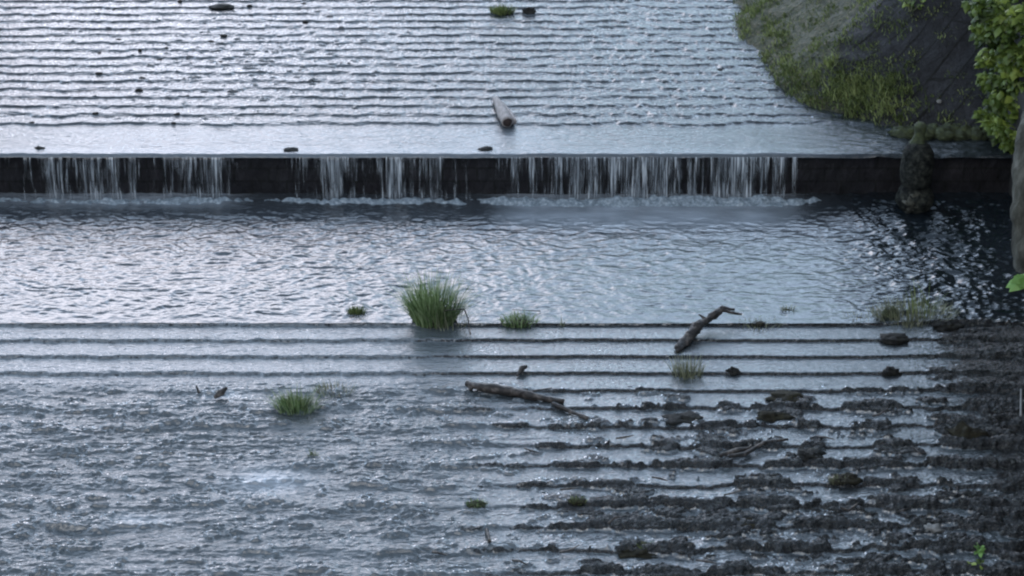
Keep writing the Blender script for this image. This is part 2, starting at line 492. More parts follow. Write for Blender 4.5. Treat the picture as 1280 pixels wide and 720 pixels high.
# ------------------------------------------------------------------ pool
xs = np.arange(-10.5, 7.2, .017)
ys = np.arange(POOL_Y0 - .02, LIP_Y + .06, .013)
X, Y = np.meshgrid(xs, ys)
wx = X + .25 * fbm(X * .8, Y * .8, 2, 5); wy = Y + .12 * fbm(X * 1.1, Y * 1.1, 2, 8)
chop = .014 * fbm(wx * 2.2, wy * 3.6, 3, 81) + .0100 * ridge(wx * 3.2 + wy * .6, wy * 5.6, 3, 85) + .0016 * ridge(wx * 10, wy * 14, 2, 88)
leftw = ss(1.0, -2.5, X); rightw = ss(3.8, 5.2, X)
milky = ss(-.5, .3, X) * ss(4.4, 3.4, X) * ss(24.2, 25.0, Y)
lipcalm = ss(21.7, 21.45, Y)
amp = (.70 + .55 * leftw + 1.7 * rightw) * (1 - .6 * milky) * (1 - .45 * lipcalm)
Z = chop * amp
foam = np.clip(.42 * milky * (0.8 + .5 * fbm(X * 1.5, Y * 3, 2, 92)) + .30 * ss(25.0, 25.6, Y) * ss(-9, -5.8, X) * ss(-3.6, -4.4, X) + .05, 0, 1) * (1 - rightw)
o = link("pool_water", grid_mesh("pool_water", X, Y, Z, {"foam": foam}), M['water_pool'])
tag(o, "rippled water of the pool between the drop and the lower steps", kind="structure")
del X, Y, Z, chop, foam, wx, wy

# ------------------------------------------------------------------ lower apron
xs = np.arange(-9.5, 7.1, .016)
ys = np.concatenate([np.arange(11.0, 16.2, .03), np.arange(16.2, POOL_Y0 + .03, .0092)])
X, Y = np.meshgrid(xs, ys)
smoothL = ss(.0, -1.6, X) * ss(19.7, 20.1, Y)              # veil of even water over the first steps, left
turbL = ss(.9, -1.4, X) * ss(20.25, 19.8, Y)                 # churning flow below
clearR = ss(1.7, 2.3, X) * ss(5.0, 4.4, X) * ss(19.7, 20.0, Y)
rough = ss(-1.2, 2.2, X) * ss(20.4, 19.4, Y)
dry = np.clip(ss(4.3, 5.6, X) + ss(18.2, 17.2, Y) * ss(-.5, 2.0, X), 0, 1)
wob = .035 * fbm(X * .8, Y * .3, 3, 103) + .03 * fbm(X * 5, Y * 2, 3, 105) + .012 * fbm(X * 19, Y * 6, 2, 106)
wob = wob * (.6 + .5 * smoothL) + (.10 * fbm(X * 1.6, Y * 1.0, 3, 107)) * np.clip(turbL * .9 + rough * .75, 0, 1) + .05 * fbm(X * 7, Y * 4, 2, 109) * np.clip(rough + dry, 0, 1) * .8
s = (POOL_Y0 - Y + wob) / LOT
n_ = np.floor(s); f_ = s - n_
w = np.clip(.07 + .09 * smoothL + .32 * turbL + .05 * rough, 0, .6)
st = n_ + ss(0, 1, f_ / w)
st = np.clip(st + (s + .3 - st) * .72 * turbL * ss(-.5, .3, fbm(X * .7, Y * 1.6, 2, 115)), 0, None)
Z = -LOR * st
# algae ruffles hanging over the nosings
nose = np.exp(-((np.minimum(f_, 1 - f_)) / .16) ** 2)
clump = fbm(X * 2.1, Y * 4.6, 6, 121, .58)
patch = fbm(X * .7, Y * 1.5, 3, 127)
cl = ss(.07, .30, clump + .32 * nose - .18 + .50 * patch - .06 + .16 * dry + .1 * rough - .45 * clearR - .6 * smoothL)
ruff = .5 + .5 * ridge(X * 11, Y * 15, 3, 131)
fx = X + .22 * fbm(X * 1.7, Y * 2.6, 3, 133); fy = Y + .10 * fbm(X * 2.3, Y * 3.1, 3, 134)
drape = ridge(fx * 6.5 + fy * 3.0, fy * 12 - fx * 2.2, 3, 137, .55)
dsel = ss(-.25, .35, fbm(X * .9, Y * 2.6, 3, 139))
Z = Z + cl * (.012 + .030 * ruff) * np.clip(rough + .55 * turbL + .7 * dry, 0, 1.25)
Z = Z + drape * .0145 * np.clip(.62 * turbL * (.3 + dsel) + rough * (.10 + .35 * dsel + .6 * cl) + dry * (.35 + .8 * dsel), 0, 1.25)
swell = .35 + .85 * ss(-.35, .35, fbm(X * .75, Y * 2.1, 3, 147))
flow = swell * .0165 * fbm(X * 2.5, Y * 9.5, 5, 141, .56) + .013 * turbL * fbm(X * 1.2, Y * 3.6, 3, 143) + .004 * ridge(X * 7.0, Y * 12, 3, 145)
Z = Z + flow * np.clip(.16 + 1.05 * turbL + .30 * rough * (1 - cl * .4) + .45 * smoothL + .5 * dry, 0, 1.4)
Z = Z + .0030 * ridge(X * 16, Y * 24, 2, 151) * (.35 + .65 * (1 - clearR))
moss = np.clip(cl * np.clip(rough * .74 + dry * .60 + .20 * turbL, 0, 1), 0, 1)
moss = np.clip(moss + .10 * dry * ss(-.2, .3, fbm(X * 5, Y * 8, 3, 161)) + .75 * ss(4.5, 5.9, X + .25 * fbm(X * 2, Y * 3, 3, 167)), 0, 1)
riser = np.exp(-((f_ - w * .55) / (w * .42 + .01)) ** 2)
moss = np.clip(moss * (1 - .5 * clearR) + riser * .66 * (1 - turbL) * (1 - .35 * smoothL), 0, 1)
moss = np.clip(moss + .14 * turbL * ss(-.05, .4, fbm(X * 3, Y * 9, 5, 165)), 0, 1)
moss = moss * ss(POOL_Y0 + .02, POOL_Y0 - .01, Y + wob)
foam = .02 + .03 * turbL * ss(-.3, .5, fbm(X * 1.2, Y * 2.2, 3, 171)) + .10 * smoothL
spots = np.clip(blob(X, Y, -2.62, 18.0, .5, .25) + .7 * blob(X, Y, -3.9, 17.3, .35, .12) + .7 * blob(X, Y, -3.35, 19.75, .28, .1), 0, 1)
dull = np.clip((.24 * turbL + .16 * smoothL) * (1 + .5 * fbm(X * .8, Y * 2.4, 3, 181)) * (1 - .9 * spots) + .35 * ss(4.2, 5.6, X) * ss(21, 19, Y), 0, .8)
foam = foam + .38 * blob(X, Y, -2.62, 18.05, .42, .22) + .22 * blob(X, Y, -3.9, 17.35, .3, .1) + .2 * blob(X, Y, -3.35, 19.75, .28, .1)
foam = np.clip(foam, 0, 1)
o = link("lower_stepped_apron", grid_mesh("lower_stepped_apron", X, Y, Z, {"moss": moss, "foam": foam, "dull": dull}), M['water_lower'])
tag(o, "lower stepped apron of weedy ledges under thin running water", kind="structure")
LX, LY, LZ = xs, ys, Z.copy()
del X, Y, Z, moss, foam, s, st, flow, clump, cl, ruff, drape, wob


def low_z(x, y):
    i = int(np.clip(np.searchsorted(LX, x), 0, len(LX) - 1)); j = int(np.clip(np.searchsorted(LY, y), 0, len(LY) - 1))
    return float(LZ[j, i])


def gz(x, y):
    return low_z(x, y) if y < POOL_Y0 else base_z(y)

# ------------------------------------------------------------------ river and ground beyond the frame
def sheet(name, x0, x1, y0, y1, z, m, label, nx=2, ny=2, fn=None):
    X, Y = np.meshgrid(np.linspace(x0, x1, nx), np.linspace(y0, y1, ny))
    Z = np.full(X.shape, float(z)) if fn is None else fn(X, Y)
    ze = np.zeros(X.shape)
    o = link(name, grid_mesh(name, X, Y, Z, {"foam": ze, "moss": ze}), m)
    tag(o, label, kind="structure"); return o

sheet("river_water", -12, 4.6, 39.2, 320, LIP_Z + UPR * 37 - .01, M['water_pool'], "river water upstream of the weir steps", 60, 260,
      lambda X, Y: LIP_Z + UPR * 37 - .01 + .02 * fbm(X, Y * 1.5, 2, 7))
sheet("downstream_water", -12, 7.2, -60, 11.2, -1.55, M['water_pool'], "river water downstream of the weir steps", 60, 200,
      lambda X, Y: -1.55 + .02 * fbm(X, Y * 1.5, 2, 9))
sheet("ground", -1500, 1500, -1500, 1500, -3.2, M['soil'], "ground under and around the river")
sheet("left_terrain", -400, -11.6, -200, 1200, 2.4, M['soil'], "grassy ground left of the river", 60, 80,
      lambda X, Y: 2.3 + .4 * fbm(X * .05, Y * .05, 3, 2) + ss(-60, -300, X) * 14)
sheet("right_terrain", 13.6, 400, -200, 1200, 4.6, M['soil'], "grassy ground right of the river", 60, 80,
      lambda X, Y: 4.6 + .4 * fbm(X * .05, Y * .05, 3, 3) * ss(14, 20, X) + ss(60, 300, X) * 14)


def box_wall(name, x0, x1, y0, y1, z0, z1, m, label, rough=.04, step=.35):
    """a battered rubble wall running along the river, top and both faces, slightly uneven"""
    b = MB(); n = int((y1 - y0) / step)
    prof = [(x0, z0), (x0, z1), (x1, z1), (x1, z0)]
    pts = []
    for i in range(3):
        a, c = prof[i], prof[i + 1]; k = 6
        for j in range(k): pts.append((a[0] + (c[0] - a[0]) * j / k, a[1] + (c[1] - a[1]) * j / k))
    pts.append(prof[3])
    for i in range(n + 1):
        y = y0 + (y1 - y0) * i / n
        for (x, z) in pts:
            q = mnoise.noise(Vector((x * 2, y * 1.7, z * 2))) * rough
            b.v.append((x + q, y, z + q * .6))
    w = len(pts)
    for i in range(n):
        for k in range(w - 1):
            b.f.append((i * w + k, i * w + k + 1, (i + 1) * w + k + 1, (i + 1) * w + k)); b.t.append(.5)
    b.f.append(tuple(range(w))); b.t.append(.5)
    b.f.append(tuple(n * w + k for k in range(w))[::-1]); b.t.append(.5)
    o = b.build(name, m); tag(o, label, "wall"); return o

box_wall("retaining_wall", 7.16, 8.3, 6, 26.9, -2.4, 2.5, M['wall_stone'], "dark stone retaining wall along the right edge of pool and lower steps")
box_wall("retaining_wall", -12.6, -10.3, 6, 60, -2.4, 2.4, M['wall_stone'], "dark stone retaining wall along the far left side of the river")
# ground behind the right-hand wall
sheet("right_bank_top", 8.2, 14.2, 5, 27.2, 2.5, M['soil'], "ground behind the right retaining wall", 30, 80,
      lambda X, Y: 2.42 + (X - 8.2) / 6 * 2.2 + .12 * fbm(X, Y, 3, 17))

# ------------------------------------------------------------------ drop wall, curtain, foam
b = MB()
nx, nz = 360, 12
for j in range(nz + 1):
    for i in range(nx + 1):
        x = -10.6 + 17.9 * i / nx; z = -1.2 + (LIP_Z - .02 + 1.2) * j / nz
        y = LIP_Y + .012 + .03 * mnoise.noise(Vector((x * 2.2, 0, z * 5))) + .02
        b.v.append((x, y, z))
for j in range(nz):
    for i in range(nx):
        a = j * (nx + 1) + i
        b.f.append((a, a + 1, a + nx + 2, a + nx + 1)); b.t.append(.5)
o = b.build("weir_wall", M['drop']); tag(o, "long low black wet stone wall the water drops over, across the whole river", "weir wall")

xs = np.arange(-10.4, 7.1, .011); ts = np.linspace(0, 1, 26)
X, T = np.meshgrid(xs, ts)
fold = .012 * fbm(X * 12, T * .6, 3, 203) + .02 * fbm(X * 2, T * .3, 2, 205)
Yc = LIP_Y - .095 - .06 * np.sqrt(T) - .05 * T - fold * T - .01
Zc = LIP_Z - .03 - (LIP_Z - .01) * T ** 1.15
def px2x(px): return (px - 640) / F_PX * 27.7
dens = np.zeros(X.shape) - .6
for a, c, v in ((-400, 74, .12), (72, 292, .19), (292, 378, -.03), (376, 500, .18), (496, 592, .16), (590, 616, -.08), (614, 1002, .27), (1244, 1256, .25)):
    xa, xb = px2x(a), px2x(c)
    k = ss(xa - .16, xa + .16, X) * ss(xb + .16, xb - .16, X)
    dens = dens + k * (v + .6)
dens = dens + .16 * fbm(X * 1.3, T * 0, 2, 211) + .14 * fbm(X * 4.5, T * .3, 2, 213) + .05 * (T < .04) - .06 * ss(.2, .6, T) * ss(.9, .6, T)
o = link("falling_water", grid_mesh("falling_water", X, Yc, Zc, {"flow_cover": dens}), M['curtain'])
tag(o, "thin broken curtain of water falling over the dark drop wall", kind="structure")

xs = np.arange(-10.4, 7.1, .02); ys = np.arange(24.95, 25.74, .014)
X, Y = np.meshgrid(xs, ys)
reg = np.zeros(X.shape)
for a, c, v in ((-400, 1014, .42), (-400, 60, .5), (66, 296, .85), (350, 596, .78), (606, 1014, 1.1), (1090, 1118, .45), (1240, 1262, .4)):
    xa, xb = px2x(a), px2x(c)
    reg = np.maximum(reg, v * ss(xa - .3, xa + .35, X) * ss(xb + .3, xb - .35, X))
yc = 25.55 - .10 * reg + .05 * fbm(X * 1.7, Y * 0, 3, 221)
band = np.exp(-((Y - yc) / (.085 + .05 * reg + .05 * np.abs(fbm(X * 2.4, Y * 0, 2, 223)))) ** 2)
Zf = -.045 + band * reg ** .6 * (.105 + .07 * fbm(X * 2.6, Y * 3, 3, 225)) + .05 * fbm(X * 8, Y * 10, 3, 227) * band
o = link("foam", grid_mesh("foam", X, Y, Zf), M['foam'])
tag(o, "white foam churned up along the foot of the falling water", "foam", kind="stuff")

# ------------------------------------------------------------------ curved paved bank on the right
base_px = [(912, 0), (918, 25), (930, 58), (945, 84), (962, 102), (988, 121), (1022, 136), (1062, 147), (1110, 156), (1160, 162), (1230, 166)]
bp = [at(*p) for p in base_px]
curve = [Vector((bp[0].x - .15 + .0 * k, 80 - k * 4, base_z(60))) for k in range(11)] + bp + [Vector((8.0, bp[-1].y - .05, LIP_Z)), Vector((10.0, bp[-1].y - .05, LIP_Z)), Vector((14.5, bp[-1].y - .1, LIP_Z))]
# smooth resample (Catmull-Rom)
fine_c = []
for i in range(len(curve) - 1):
    p0 = curve[max(i - 1, 0)]; p1 = curve[i]; p2 = curve[i + 1]; p3 = curve[min(i + 2, len(curve) - 1)]
    k = max(3, int((p2 - p1).length / .12))
    for j in range(k):
        t = j / k
        fine_c.append(.5 * ((2 * p1) + (p2 - p0) * t + (2 * p0 - 5 * p1 + 4 * p2 - p3) * t * t + (3 * p1 - p0 - 3 * p2 + p3) * t ** 3))
fine_c.append(curve[-1])
nS = len(fine_c); nT = 90; TL = 6.6
XB = np.zeros((nS, nT)); YB = XB.copy(); ZB = XB.copy(); VG = XB.copy(); US = XB.copy(); UT = XB.copy()
nrm = []
for i in range(nS):
    d = fine_c[min(i + 6, nS - 1)] - fine_c[max(i - 6, 0)]
    d.z = 0; d.normalize(); nrm.append(Vector((-d.y, d.x, 0)))
acc = 0
for i in range(nS):
    if i: acc += (fine_c[i] - fine_c[i - 1]).length
    n = nrm[i]; turn = min(1, max(0, (n.y - .1) / .8))       # 0 where the bank runs along the flow, 1 where it faces downstream
    slope = R(31 + 15 * turn)
    zb = base_z(min(fine_c[i].y, 38)) - .10
    for j in range(nT):
        t = TL * j / (nT - 1) - .15
        p = fine_c[i] + n * t * math.cos(slope)
        z = zb + (t + .1) * math.sin(slope)
        z = min(z, 4.7 + .02 * t)
        q = mnoise.noise(Vector((p.x * .9, p.y * .9, z))) * .10 + mnoise.noise(Vector((p.x * 4, p.y * 4, z * 4))) * .06 + mnoise.noise(Vector((p.x * 11, p.y * 11, z * 11))) * .03
        XB[i, j] = p.x - q * n.x * .5; YB[i, j] = p.y - q * n.y * .5; ZB[i, j] = z + q * .8
        US[i, j] = acc - .75 * t * turn; UT[i, j] = t
        VG[i, j] = max(0, .74 * (1 - turn) * (1 - .16 * max(t, 0) * .8) + .34 * math.exp(-max(t, 0) / .5) - .02 + .16 * (1 - abs(turn - .45) * 2) * math.exp(-max(t, 0) / 1.4))
me = grid_mesh("paved_bank", XB, YB, ZB, {"veg": VG})
uvl = me.uv_layers.new(name="bank")
li = np.zeros(len(me.loops), dtype=np.int32); me.loops.foreach_get("vertex_index", li)
# fan the joints: the course coordinate is measured half way up so slabs stay even
uvs = np.stack([US.ravel()[li], UT.ravel()[li]], -1).astype(np.float32)
uvl.data.foreach_set("uv", uvs.ravel())
o = link("paved_bank", me, M['bank'])
tag(o, "curved sloping bank paved with dark stone slabs at the top right", kind="structure")


def bank_pt(i, t):
    j = min(nT - 1, max(0, int((t + .15) / TL * (nT - 1))))
    return Vector((XB[i, j], YB[i, j], ZB[i, j]))

# grass on the bank: patches given by where they grow along the base curve and up the slope
b = MB()
def project(p):
    c = math.cos(R(PITCH)); s_ = math.sin(R(PITCH)); r = p - Vector((0, 0, CAM_Z))
    dep = r.y * c - r.z * s_
    return 640 + F_PX * r.x / dep, 360 - F_PX * (r.y * s_ + r.z * c) / dep
i0 = min(range(nS), key=lambda i: (fine_c[i] - bp[0]).length)
def idx_near(px, py):
    q = at(px, py); return min(range(nS), key=lambda i: (fine_c[i] - q).length)
patches = [  # px, py at the foot, spread along, up the slope from/to, count, blade length
    ((916, 15), 22, .1, 1.1, 900, .14), ((930, 55), 14, .1, .9, 700, .13), ((948, 88), 5, .15, .6, 330, .12),
    ((990, 122), 9, .1, .7, 480, .12), ((1022, 136), 9, .15, .9, 950, .17), ((1062, 147), 8, .15, .9, 1300, .15),
    ((1085, 151), 5, .2, .8, 800, .15), ((916, 10), 40, .2, 3.2, 900, .09), ((1000, 128), 20, .3, 2.6, 700, .09),
    ((1022, 136), 3, 2.2, 2.7, 150, .12), ((1075, 150), 3, 1.5, 2.0, 110, .15), ((1090, 152), 9, .1, .7, 300, .1), ((1140, 160), 12, .05, .6, 260, .08),
    ((935, 60), 34, .3, 2.6, 3600, .08), ((1010, 132), 24, .4, 2.4, 2600, .09)]
for (pp, spread, t0, t1, cnt, L_) in patches:
    ic = idx_near(*pp); clumps = max(3, cnt // 38)
    for c in range(clumps):
        ii = min(nS - 1, max(0, int(random.gauss(ic, spread * .5)))); tt = t0 + (t1 - t0) * random.random() ** 1.25
        q = bank_pt(ii, tt); hh = random.uniform(.6, 1.25); sp = random.uniform(.05, .13)
        tone0 = random.uniform(.15, .95)
        for k in range(cnt // clumps):
            dx, dy = random.gauss(0, sp), random.gauss(0, sp)
            j2 = nrm[ii]
            dz = (dx * j2.x + dy * j2.y) * .65
            b.blade((q.x + dx, q.y + dy, q.z + dz - .02), (random.gauss(-.15, .5), random.gauss(-.2, .5)), L_ * hh * random.uniform(.45, 1.1), .020, random.uniform(.1, .9), min(1, max(0, tone0 + random.uniform(-.25, .25))))
o = b.build("bank_grass", M['bank_grass'], smooth=False)
tag(o, "rough green grass growing from the joints of the paved bank", "grass", kind="stuff")

# mossy ledge at the bank's foot
b = MB()
for k in range(26):
    p = at(1128 + k * 4.6, 168 + 2 * math.sin(k * 1.3) + .12 * k, LIP_Z)
    b.lump((p.x, p.y, LIP_Z + .03), random.uniform(.12, .22), random.uniform(.10, .18), random.uniform(.06, .12), .35, k, tone=.5)
o = b.build("mossy_ledge", M['moss']); tag(o, "low mossy ledge at the foot of the dark bank beside the post", "ledge")

# pale stones lodged on the bank
for (px, t_, lab) in ((1148, 3.1, "tiny white stone high on the dark paved bank"), (1172, .55, "tiny white stone low on the dark bank near the leaves"), (1100, 2.2, "tiny white stone midway up the dark bank beside a green weed")):
    ii = idx_near(px, 160); q = bank_pt(ii, t_)
    b = MB(); b.lump(q + Vector((0, -.02, .03)), .04, .035, .03, .3, px, 10, 7)
    tag(b.build("stone", M['pale_stone'], origin=tuple(q)), lab, "stone")

# weed on the bank
def weed(name, q, label, n=26, L_=.3, m=None, spread=.08, leaf=.09, cat="weed"):
    t = empty(name, q); st_, lf = MB(), MB()
    for k in range(max(3, n // 5)):
        d = Vector((random.gauss(0, .5), random.gauss(-.2, .4), 1)).normalized() * L_ * random.uniform(.6, 1.1)
        base = Vector((random.gauss(0, spread * .4), random.gauss(0, spread * .4), -.02))
        st_ = MB(); st_.tube([base, base + d * .5 + Vector((0, 0, .02)), base + d], [.005, .004, .002], 5)
        st_.build("stem", M['dry_stem'], t)
        for j in range(6):
            lf.leaf(base + d * random.uniform(.3, 1), leaf * random.uniform(.6, 1.2), (random.gauss(0, .6), random.gauss(-.5, .5), 1), random.random())
    lf.build("leaves", m or M['leaf'], t, smooth=False)
    tag(t, label, cat); return t
ii = idx_near(1100, 154); weed("weed", bank_pt(ii, 2.0), "small leafy green weed on the dark slabs of the bank", 30, .28)

# ------------------------------------------------------------------ post in front of the drop wall
def lathe(prof, n=26, rough=.08, seed=0, c=(0, 0), fr=4):
    b = MB(); n = 44
    pf = []
    for (a, c2) in zip(prof[:-1], prof[1:]):
        for j in range(3): pf.append((a[0] + (c2[0] - a[0]) * j / 3, a[1] + (c2[1] - a[1]) * j / 3))
    prof = pf + [prof[-1]]
    for (r, z) in prof:
        for k in range(n):
            th = 2 * math.pi * k / n; x, y = math.cos(th) * r, math.sin(th) * r
            q = 1 + rough * mnoise.noise(Vector((x * fr, y * fr + seed, z * fr))) * 2 + .9 * rough * mnoise.noise(Vector((x * 14, y * 14 + seed, z * 10))) + .5 * rough * mnoise.noise(Vector((x * 34, y * 34, z * 26)))
            b.v.append((x * q + c[0], y * q + c[1], z))
    for i in range(len(prof) - 1):
        for k in range(n):
            b.f.append((i * n + k, i * n + (k + 1) % n, (i + 1) * n + (k + 1) % n, (i + 1) * n + k)); b.t.append(.5)
    b.f.append(tuple((len(prof) - 1) * n + k for k in range(n))); b.t.append(.5)
    return b
p = at(1141, 262, 0)
post = empty("stone_post", (p.x, p.y - .02, 0))
tag(post, "dark rounded stone post with a bulging foot standing in front of the drop wall", "post")
pr = [(.205, .40), (.222, .46), (.226, .60), (.224, .78), (.218, .86), (.19, .93), (.15, .985), (.10, 1.02)]
lathe(pr, rough=.05).build("shaft", M['stone_post'], post)
pr = [(.13, -.12)] + [(max(.02, .265 * math.sin(a)), .19 - .24 * math.cos(a)) for a in np.linspace(.7, 2.75, 12)]
lathe(pr, rough=.10, seed=4).build("foot", M['stone_post'], post)
b = MB(); b.lump((-.04, -.10, .17), .155, .17, .17, .25, 3); b.build("stone_knob", M["bark"], post)
pr = [(.11, 1.0), (.085, 1.05), (.07, 1.12), (.075, 1.2), (.085, 1.26), (.05, 1.30), (.01, 1.31)]
lathe(pr, rough=.2, seed=9, c=(.0, .02)).build("mossy_cap", M['moss'], post)

# ------------------------------------------------------------------ loose stones, moss lumps
def stone(name, px, py, w, h, m, label, group=None, cat="stone", seed=0, d=None, rough=.3):
    q = at(px, py); z = gz(q.x, q.y)
    b = MB(); b.lump((q.x, q.y, z - h * .05), w / 2, (d or w * .7) / 2, h * .8, rough, seed or px, 16, 10)
    o = b.build(name, m, origin=(q.x, q.y, z)); tag(o, label, cat, group); return o

stone("boulder", 661, 16, .24, .12, M['rubble'], "small dark boulder beside the green tuft at the top edge")
stone("boulder", 277, 9, .42, .06, M['rubble'], "flat dark stone in the thin water near the top edge, left of the tuft")
stone("stone", 364, 188, .24, .05, M['rubble'], "flat dark stone on the lip of the drop, left of the pale log", cat="stone")
stone("stone", 607, 187, .20, .05, M['rubble'], "small dark stone on the crest just below the pale log")
stone("stone", 50, 186, .15, .04, M['rubble'], "small dark stone on the crest at the far left")
small = [(142, 13), (225, 3), (312, 8), (382, 29), (154, 38), (148, 50), (175, 64), (208, 60), (264, 52), (124, 67), (280, 46), (200, 75), (276, 78), (124, 92),
         (178, 98), (230, 99), (174, 113), (235, 120), (120, 142), (222, 143), (217, 154), (40, 154), (436, 80), (900, 88), (380, 5)]
for k, (a, c) in enumerate(small):
    stone("stone", a, c, random.uniform(.06, .13), random.uniform(.02, .04), M['rubble'], "small dark stone breaking the thin water of the upper steps", "small dark stones on the upper steps", seed=k + 1)
for k, (px, py, w, h, m, lab) in enumerate([
    (1210, 549, .36, .14, M['brown_moss'], "round brown mossy boulder near the right edge on the lower steps"),
    (1114, 466, .20, .06, M['rubble'], "small dark green stone on clear ledge below the reeds"),
    (1183, 411, .34, .05, M['rubble'], "dark stone sunk at the pool lip right of the reeds"),
    (1113, 396, .20, .14, M['moss'], "round green moss lump at the foot of the reeds"),
    (1012, 575, .30, .05, M['rubble'], "dark weedy lump right of the forked stick"),
    (965, 522, .34, .06, M['brown_moss'], "brown weedy mound above the forked stick"),
    (853, 524, .40, .05, M['rubble'], "dark weedy mound below the green sprig"),
    (916, 464, .16, .05, M['rubble'], "tiny dark stone on the clear ledge right of the sprig"),
    (982, 500, .40, .05, M['brown_moss'], "low brown mound on the ledge under the clear water"),
    (1118, 424, .36, .045, M['rubble'], "dark weed lump just below the reeds"),
    (1060, 604, .26, .05, M['brown_moss'], "brown mossy lump near the small grey weed"),
    (800, 690, .42, .05, M['brown_moss'], "wide brown mossy mound near the bottom centre"),
    (930, 655, .36, .07, M['brown_moss'], "brown mossy mound right of the wide bottom mound"),
    (1165, 668, .20, .05, M['pale_stone'], "pale grey wet stone left of the bright green seedling"),
    ]):
    stone("boulder" if w > .28 else "stone", px, py, w, h, m, lab, seed=50 + k, cat="boulder" if w > .28 else "stone", rough=.55)

# ------------------------------------------------------------------ grass tufts
def tuft(name, px, py, n, L_, w, label, m, spread=.18, lean=.55, bw=.013, moss_r=0, cat="grass tuft", dz=0):
    q = at(px, py); z = gz(q.x, q.y) + dz
    t = empty(name, (q.x, q.y, z)); b = MB()
    for k in range(n):
        a = random.uniform(0, 2 * math.pi); r = spread * math.sqrt(random.random())
        dx, dy = math.cos(a) * r, math.sin(a) * r * .6
        o_ = r / spread
        hx, hy = math.cos(a) * lean * o_ + random.gauss(0, .26), math.sin(a) * lean * o_ * .7 + random.gauss(0, .24)
        b.blade((dx, dy, -.03), (hx, hy), L_ * random.uniform(.45, 1.1) * (1 - .25 * o_), bw, random.uniform(.05, .65), random.random() ** 1.1)
    b.build("blades", m, t, smooth=False)
    if moss_r:
        c = MB(); c.lump((0, 0, -.01), moss_r, moss_r * .55, .045 * min(1, moss_r / .2), .35, px); c.build("root_mat", M['brown_moss'], t)
    tag(t, label, cat); return t
tuft("grass_tuft", 543, 402, 900, .84, 1, "big bushy tuft of green grass on the pool lip left of centre", M['grass'], .25, .74, .013, .24)
tuft("grass_tuft", 560, 404, 90, .5, 1, "straw-coloured dead blades mixed in at the foot of the big tuft", M['dry_stem'], .3, .9, .010)
tuft("grass_tuft", 649, 403, 330, .19, 1, "low spreading green tuft on the pool lip right of the big tuft", M['grass'], .21, .9, .012, .17)
tuft("grass_tuft", 446, 392, 320, .17, 1, "very small dark green tuft left of the big tuft", M['bank_grass'], .10, .6, .014, .12)
tuft("grass_tuft", 628, 16, 380, .24, 1, "green tuft at the top edge beside a dark boulder", M['bank_grass'], .19, .7, .016, .17)
tuft("grass_tuft", 372, 514, 330, .36, 1, "ragged green tuft in the fast water at lower left", M['grass'], .24, 1.1, .009, .14)
tuft("grass_tuft", 370, 508, 240, .20, 1, "short green weed growing within the ragged tuft at lower left", M['bank_grass'], .16, .8, .012)
tuft("grass_tuft", 418, 493, 130, .18, 1, "thin pale wisps right of the ragged tuft", M['dry_stem'], .24, 1.0, .008)
tuft("grass_tuft", 391, 572, 40, .16, 1, "small brownish green sprig below the ragged tuft", M['bank_grass'], .05, .6, .01, .04)
tuft("grass_tuft", 860, 470, 190, .42, 1, "spindly pale green sprig below the dark driftwood", M['dry_stem'], .18, .45, .010, .12)
tuft("reed_patch", 1142, 396, 640, .30, 1, "wide patch of grey green reeds on the pool lip near the right", M['dry_stem'], .50, .85, .008, 0, "reeds")
tuft("reed_patch", 1105, 392, 160, .14, 1, "fine greyish grass at the left end of the reeds", M['dry_stem'], .22, .7, .009, .1, "reeds")
tuft("reed_patch", 1152, 396, 40, .75, 1, "few tall dark stems rising from the reeds", M['bank_grass'], .20, .25, .012, 0, "reeds")
tuft("grass_tuft", 596, 634, 170, .10, 1, "tiny bright moss tuft on a ledge near the bottom centre", M['grass'], .11, .8, .012, .12)
tuft("grass_tuft", 722, 634, 90, .10, 1, "tiny dull tuft right of the bright moss tuft", M['bank_grass'], .09, .8, .012, .1)
tuft("grass_tuft", 1048, 606, 80, .13, 1, "small grey green weed between dark ledges at lower right", M['dry_stem'], .10, .8, .01, .1)
tuft("grass_tuft", 808, 686, 90, .09, 1, "tiny green growth on the bottom mound", M['bank_grass'], .10, .8, .012)
tuft("grass_tuft", 985, 388, 70, .14, 1, "brown withered tuft on the pool lip right of the driftwood", M['dry_stem'], .09, .9, .012, .09)
tuft("grass_tuft", 948, 404, 120, .10, 1, "thin withered weed trailing right of the driftwood at the lip", M['dry_stem'], .26, 1.0, .009, .1)
tuft("grass_tuft", 1075, 398, 90, .12, 1, "sparse withered weed at the lip left of the reeds", M['dry_stem'], .20, .9, .009, .1)
tuft("grass_tuft", 703, 408, 14, .24, 1, "single thin stalks right of the low green tuft", M['dry_stem'], .03, .2, .01, .03)

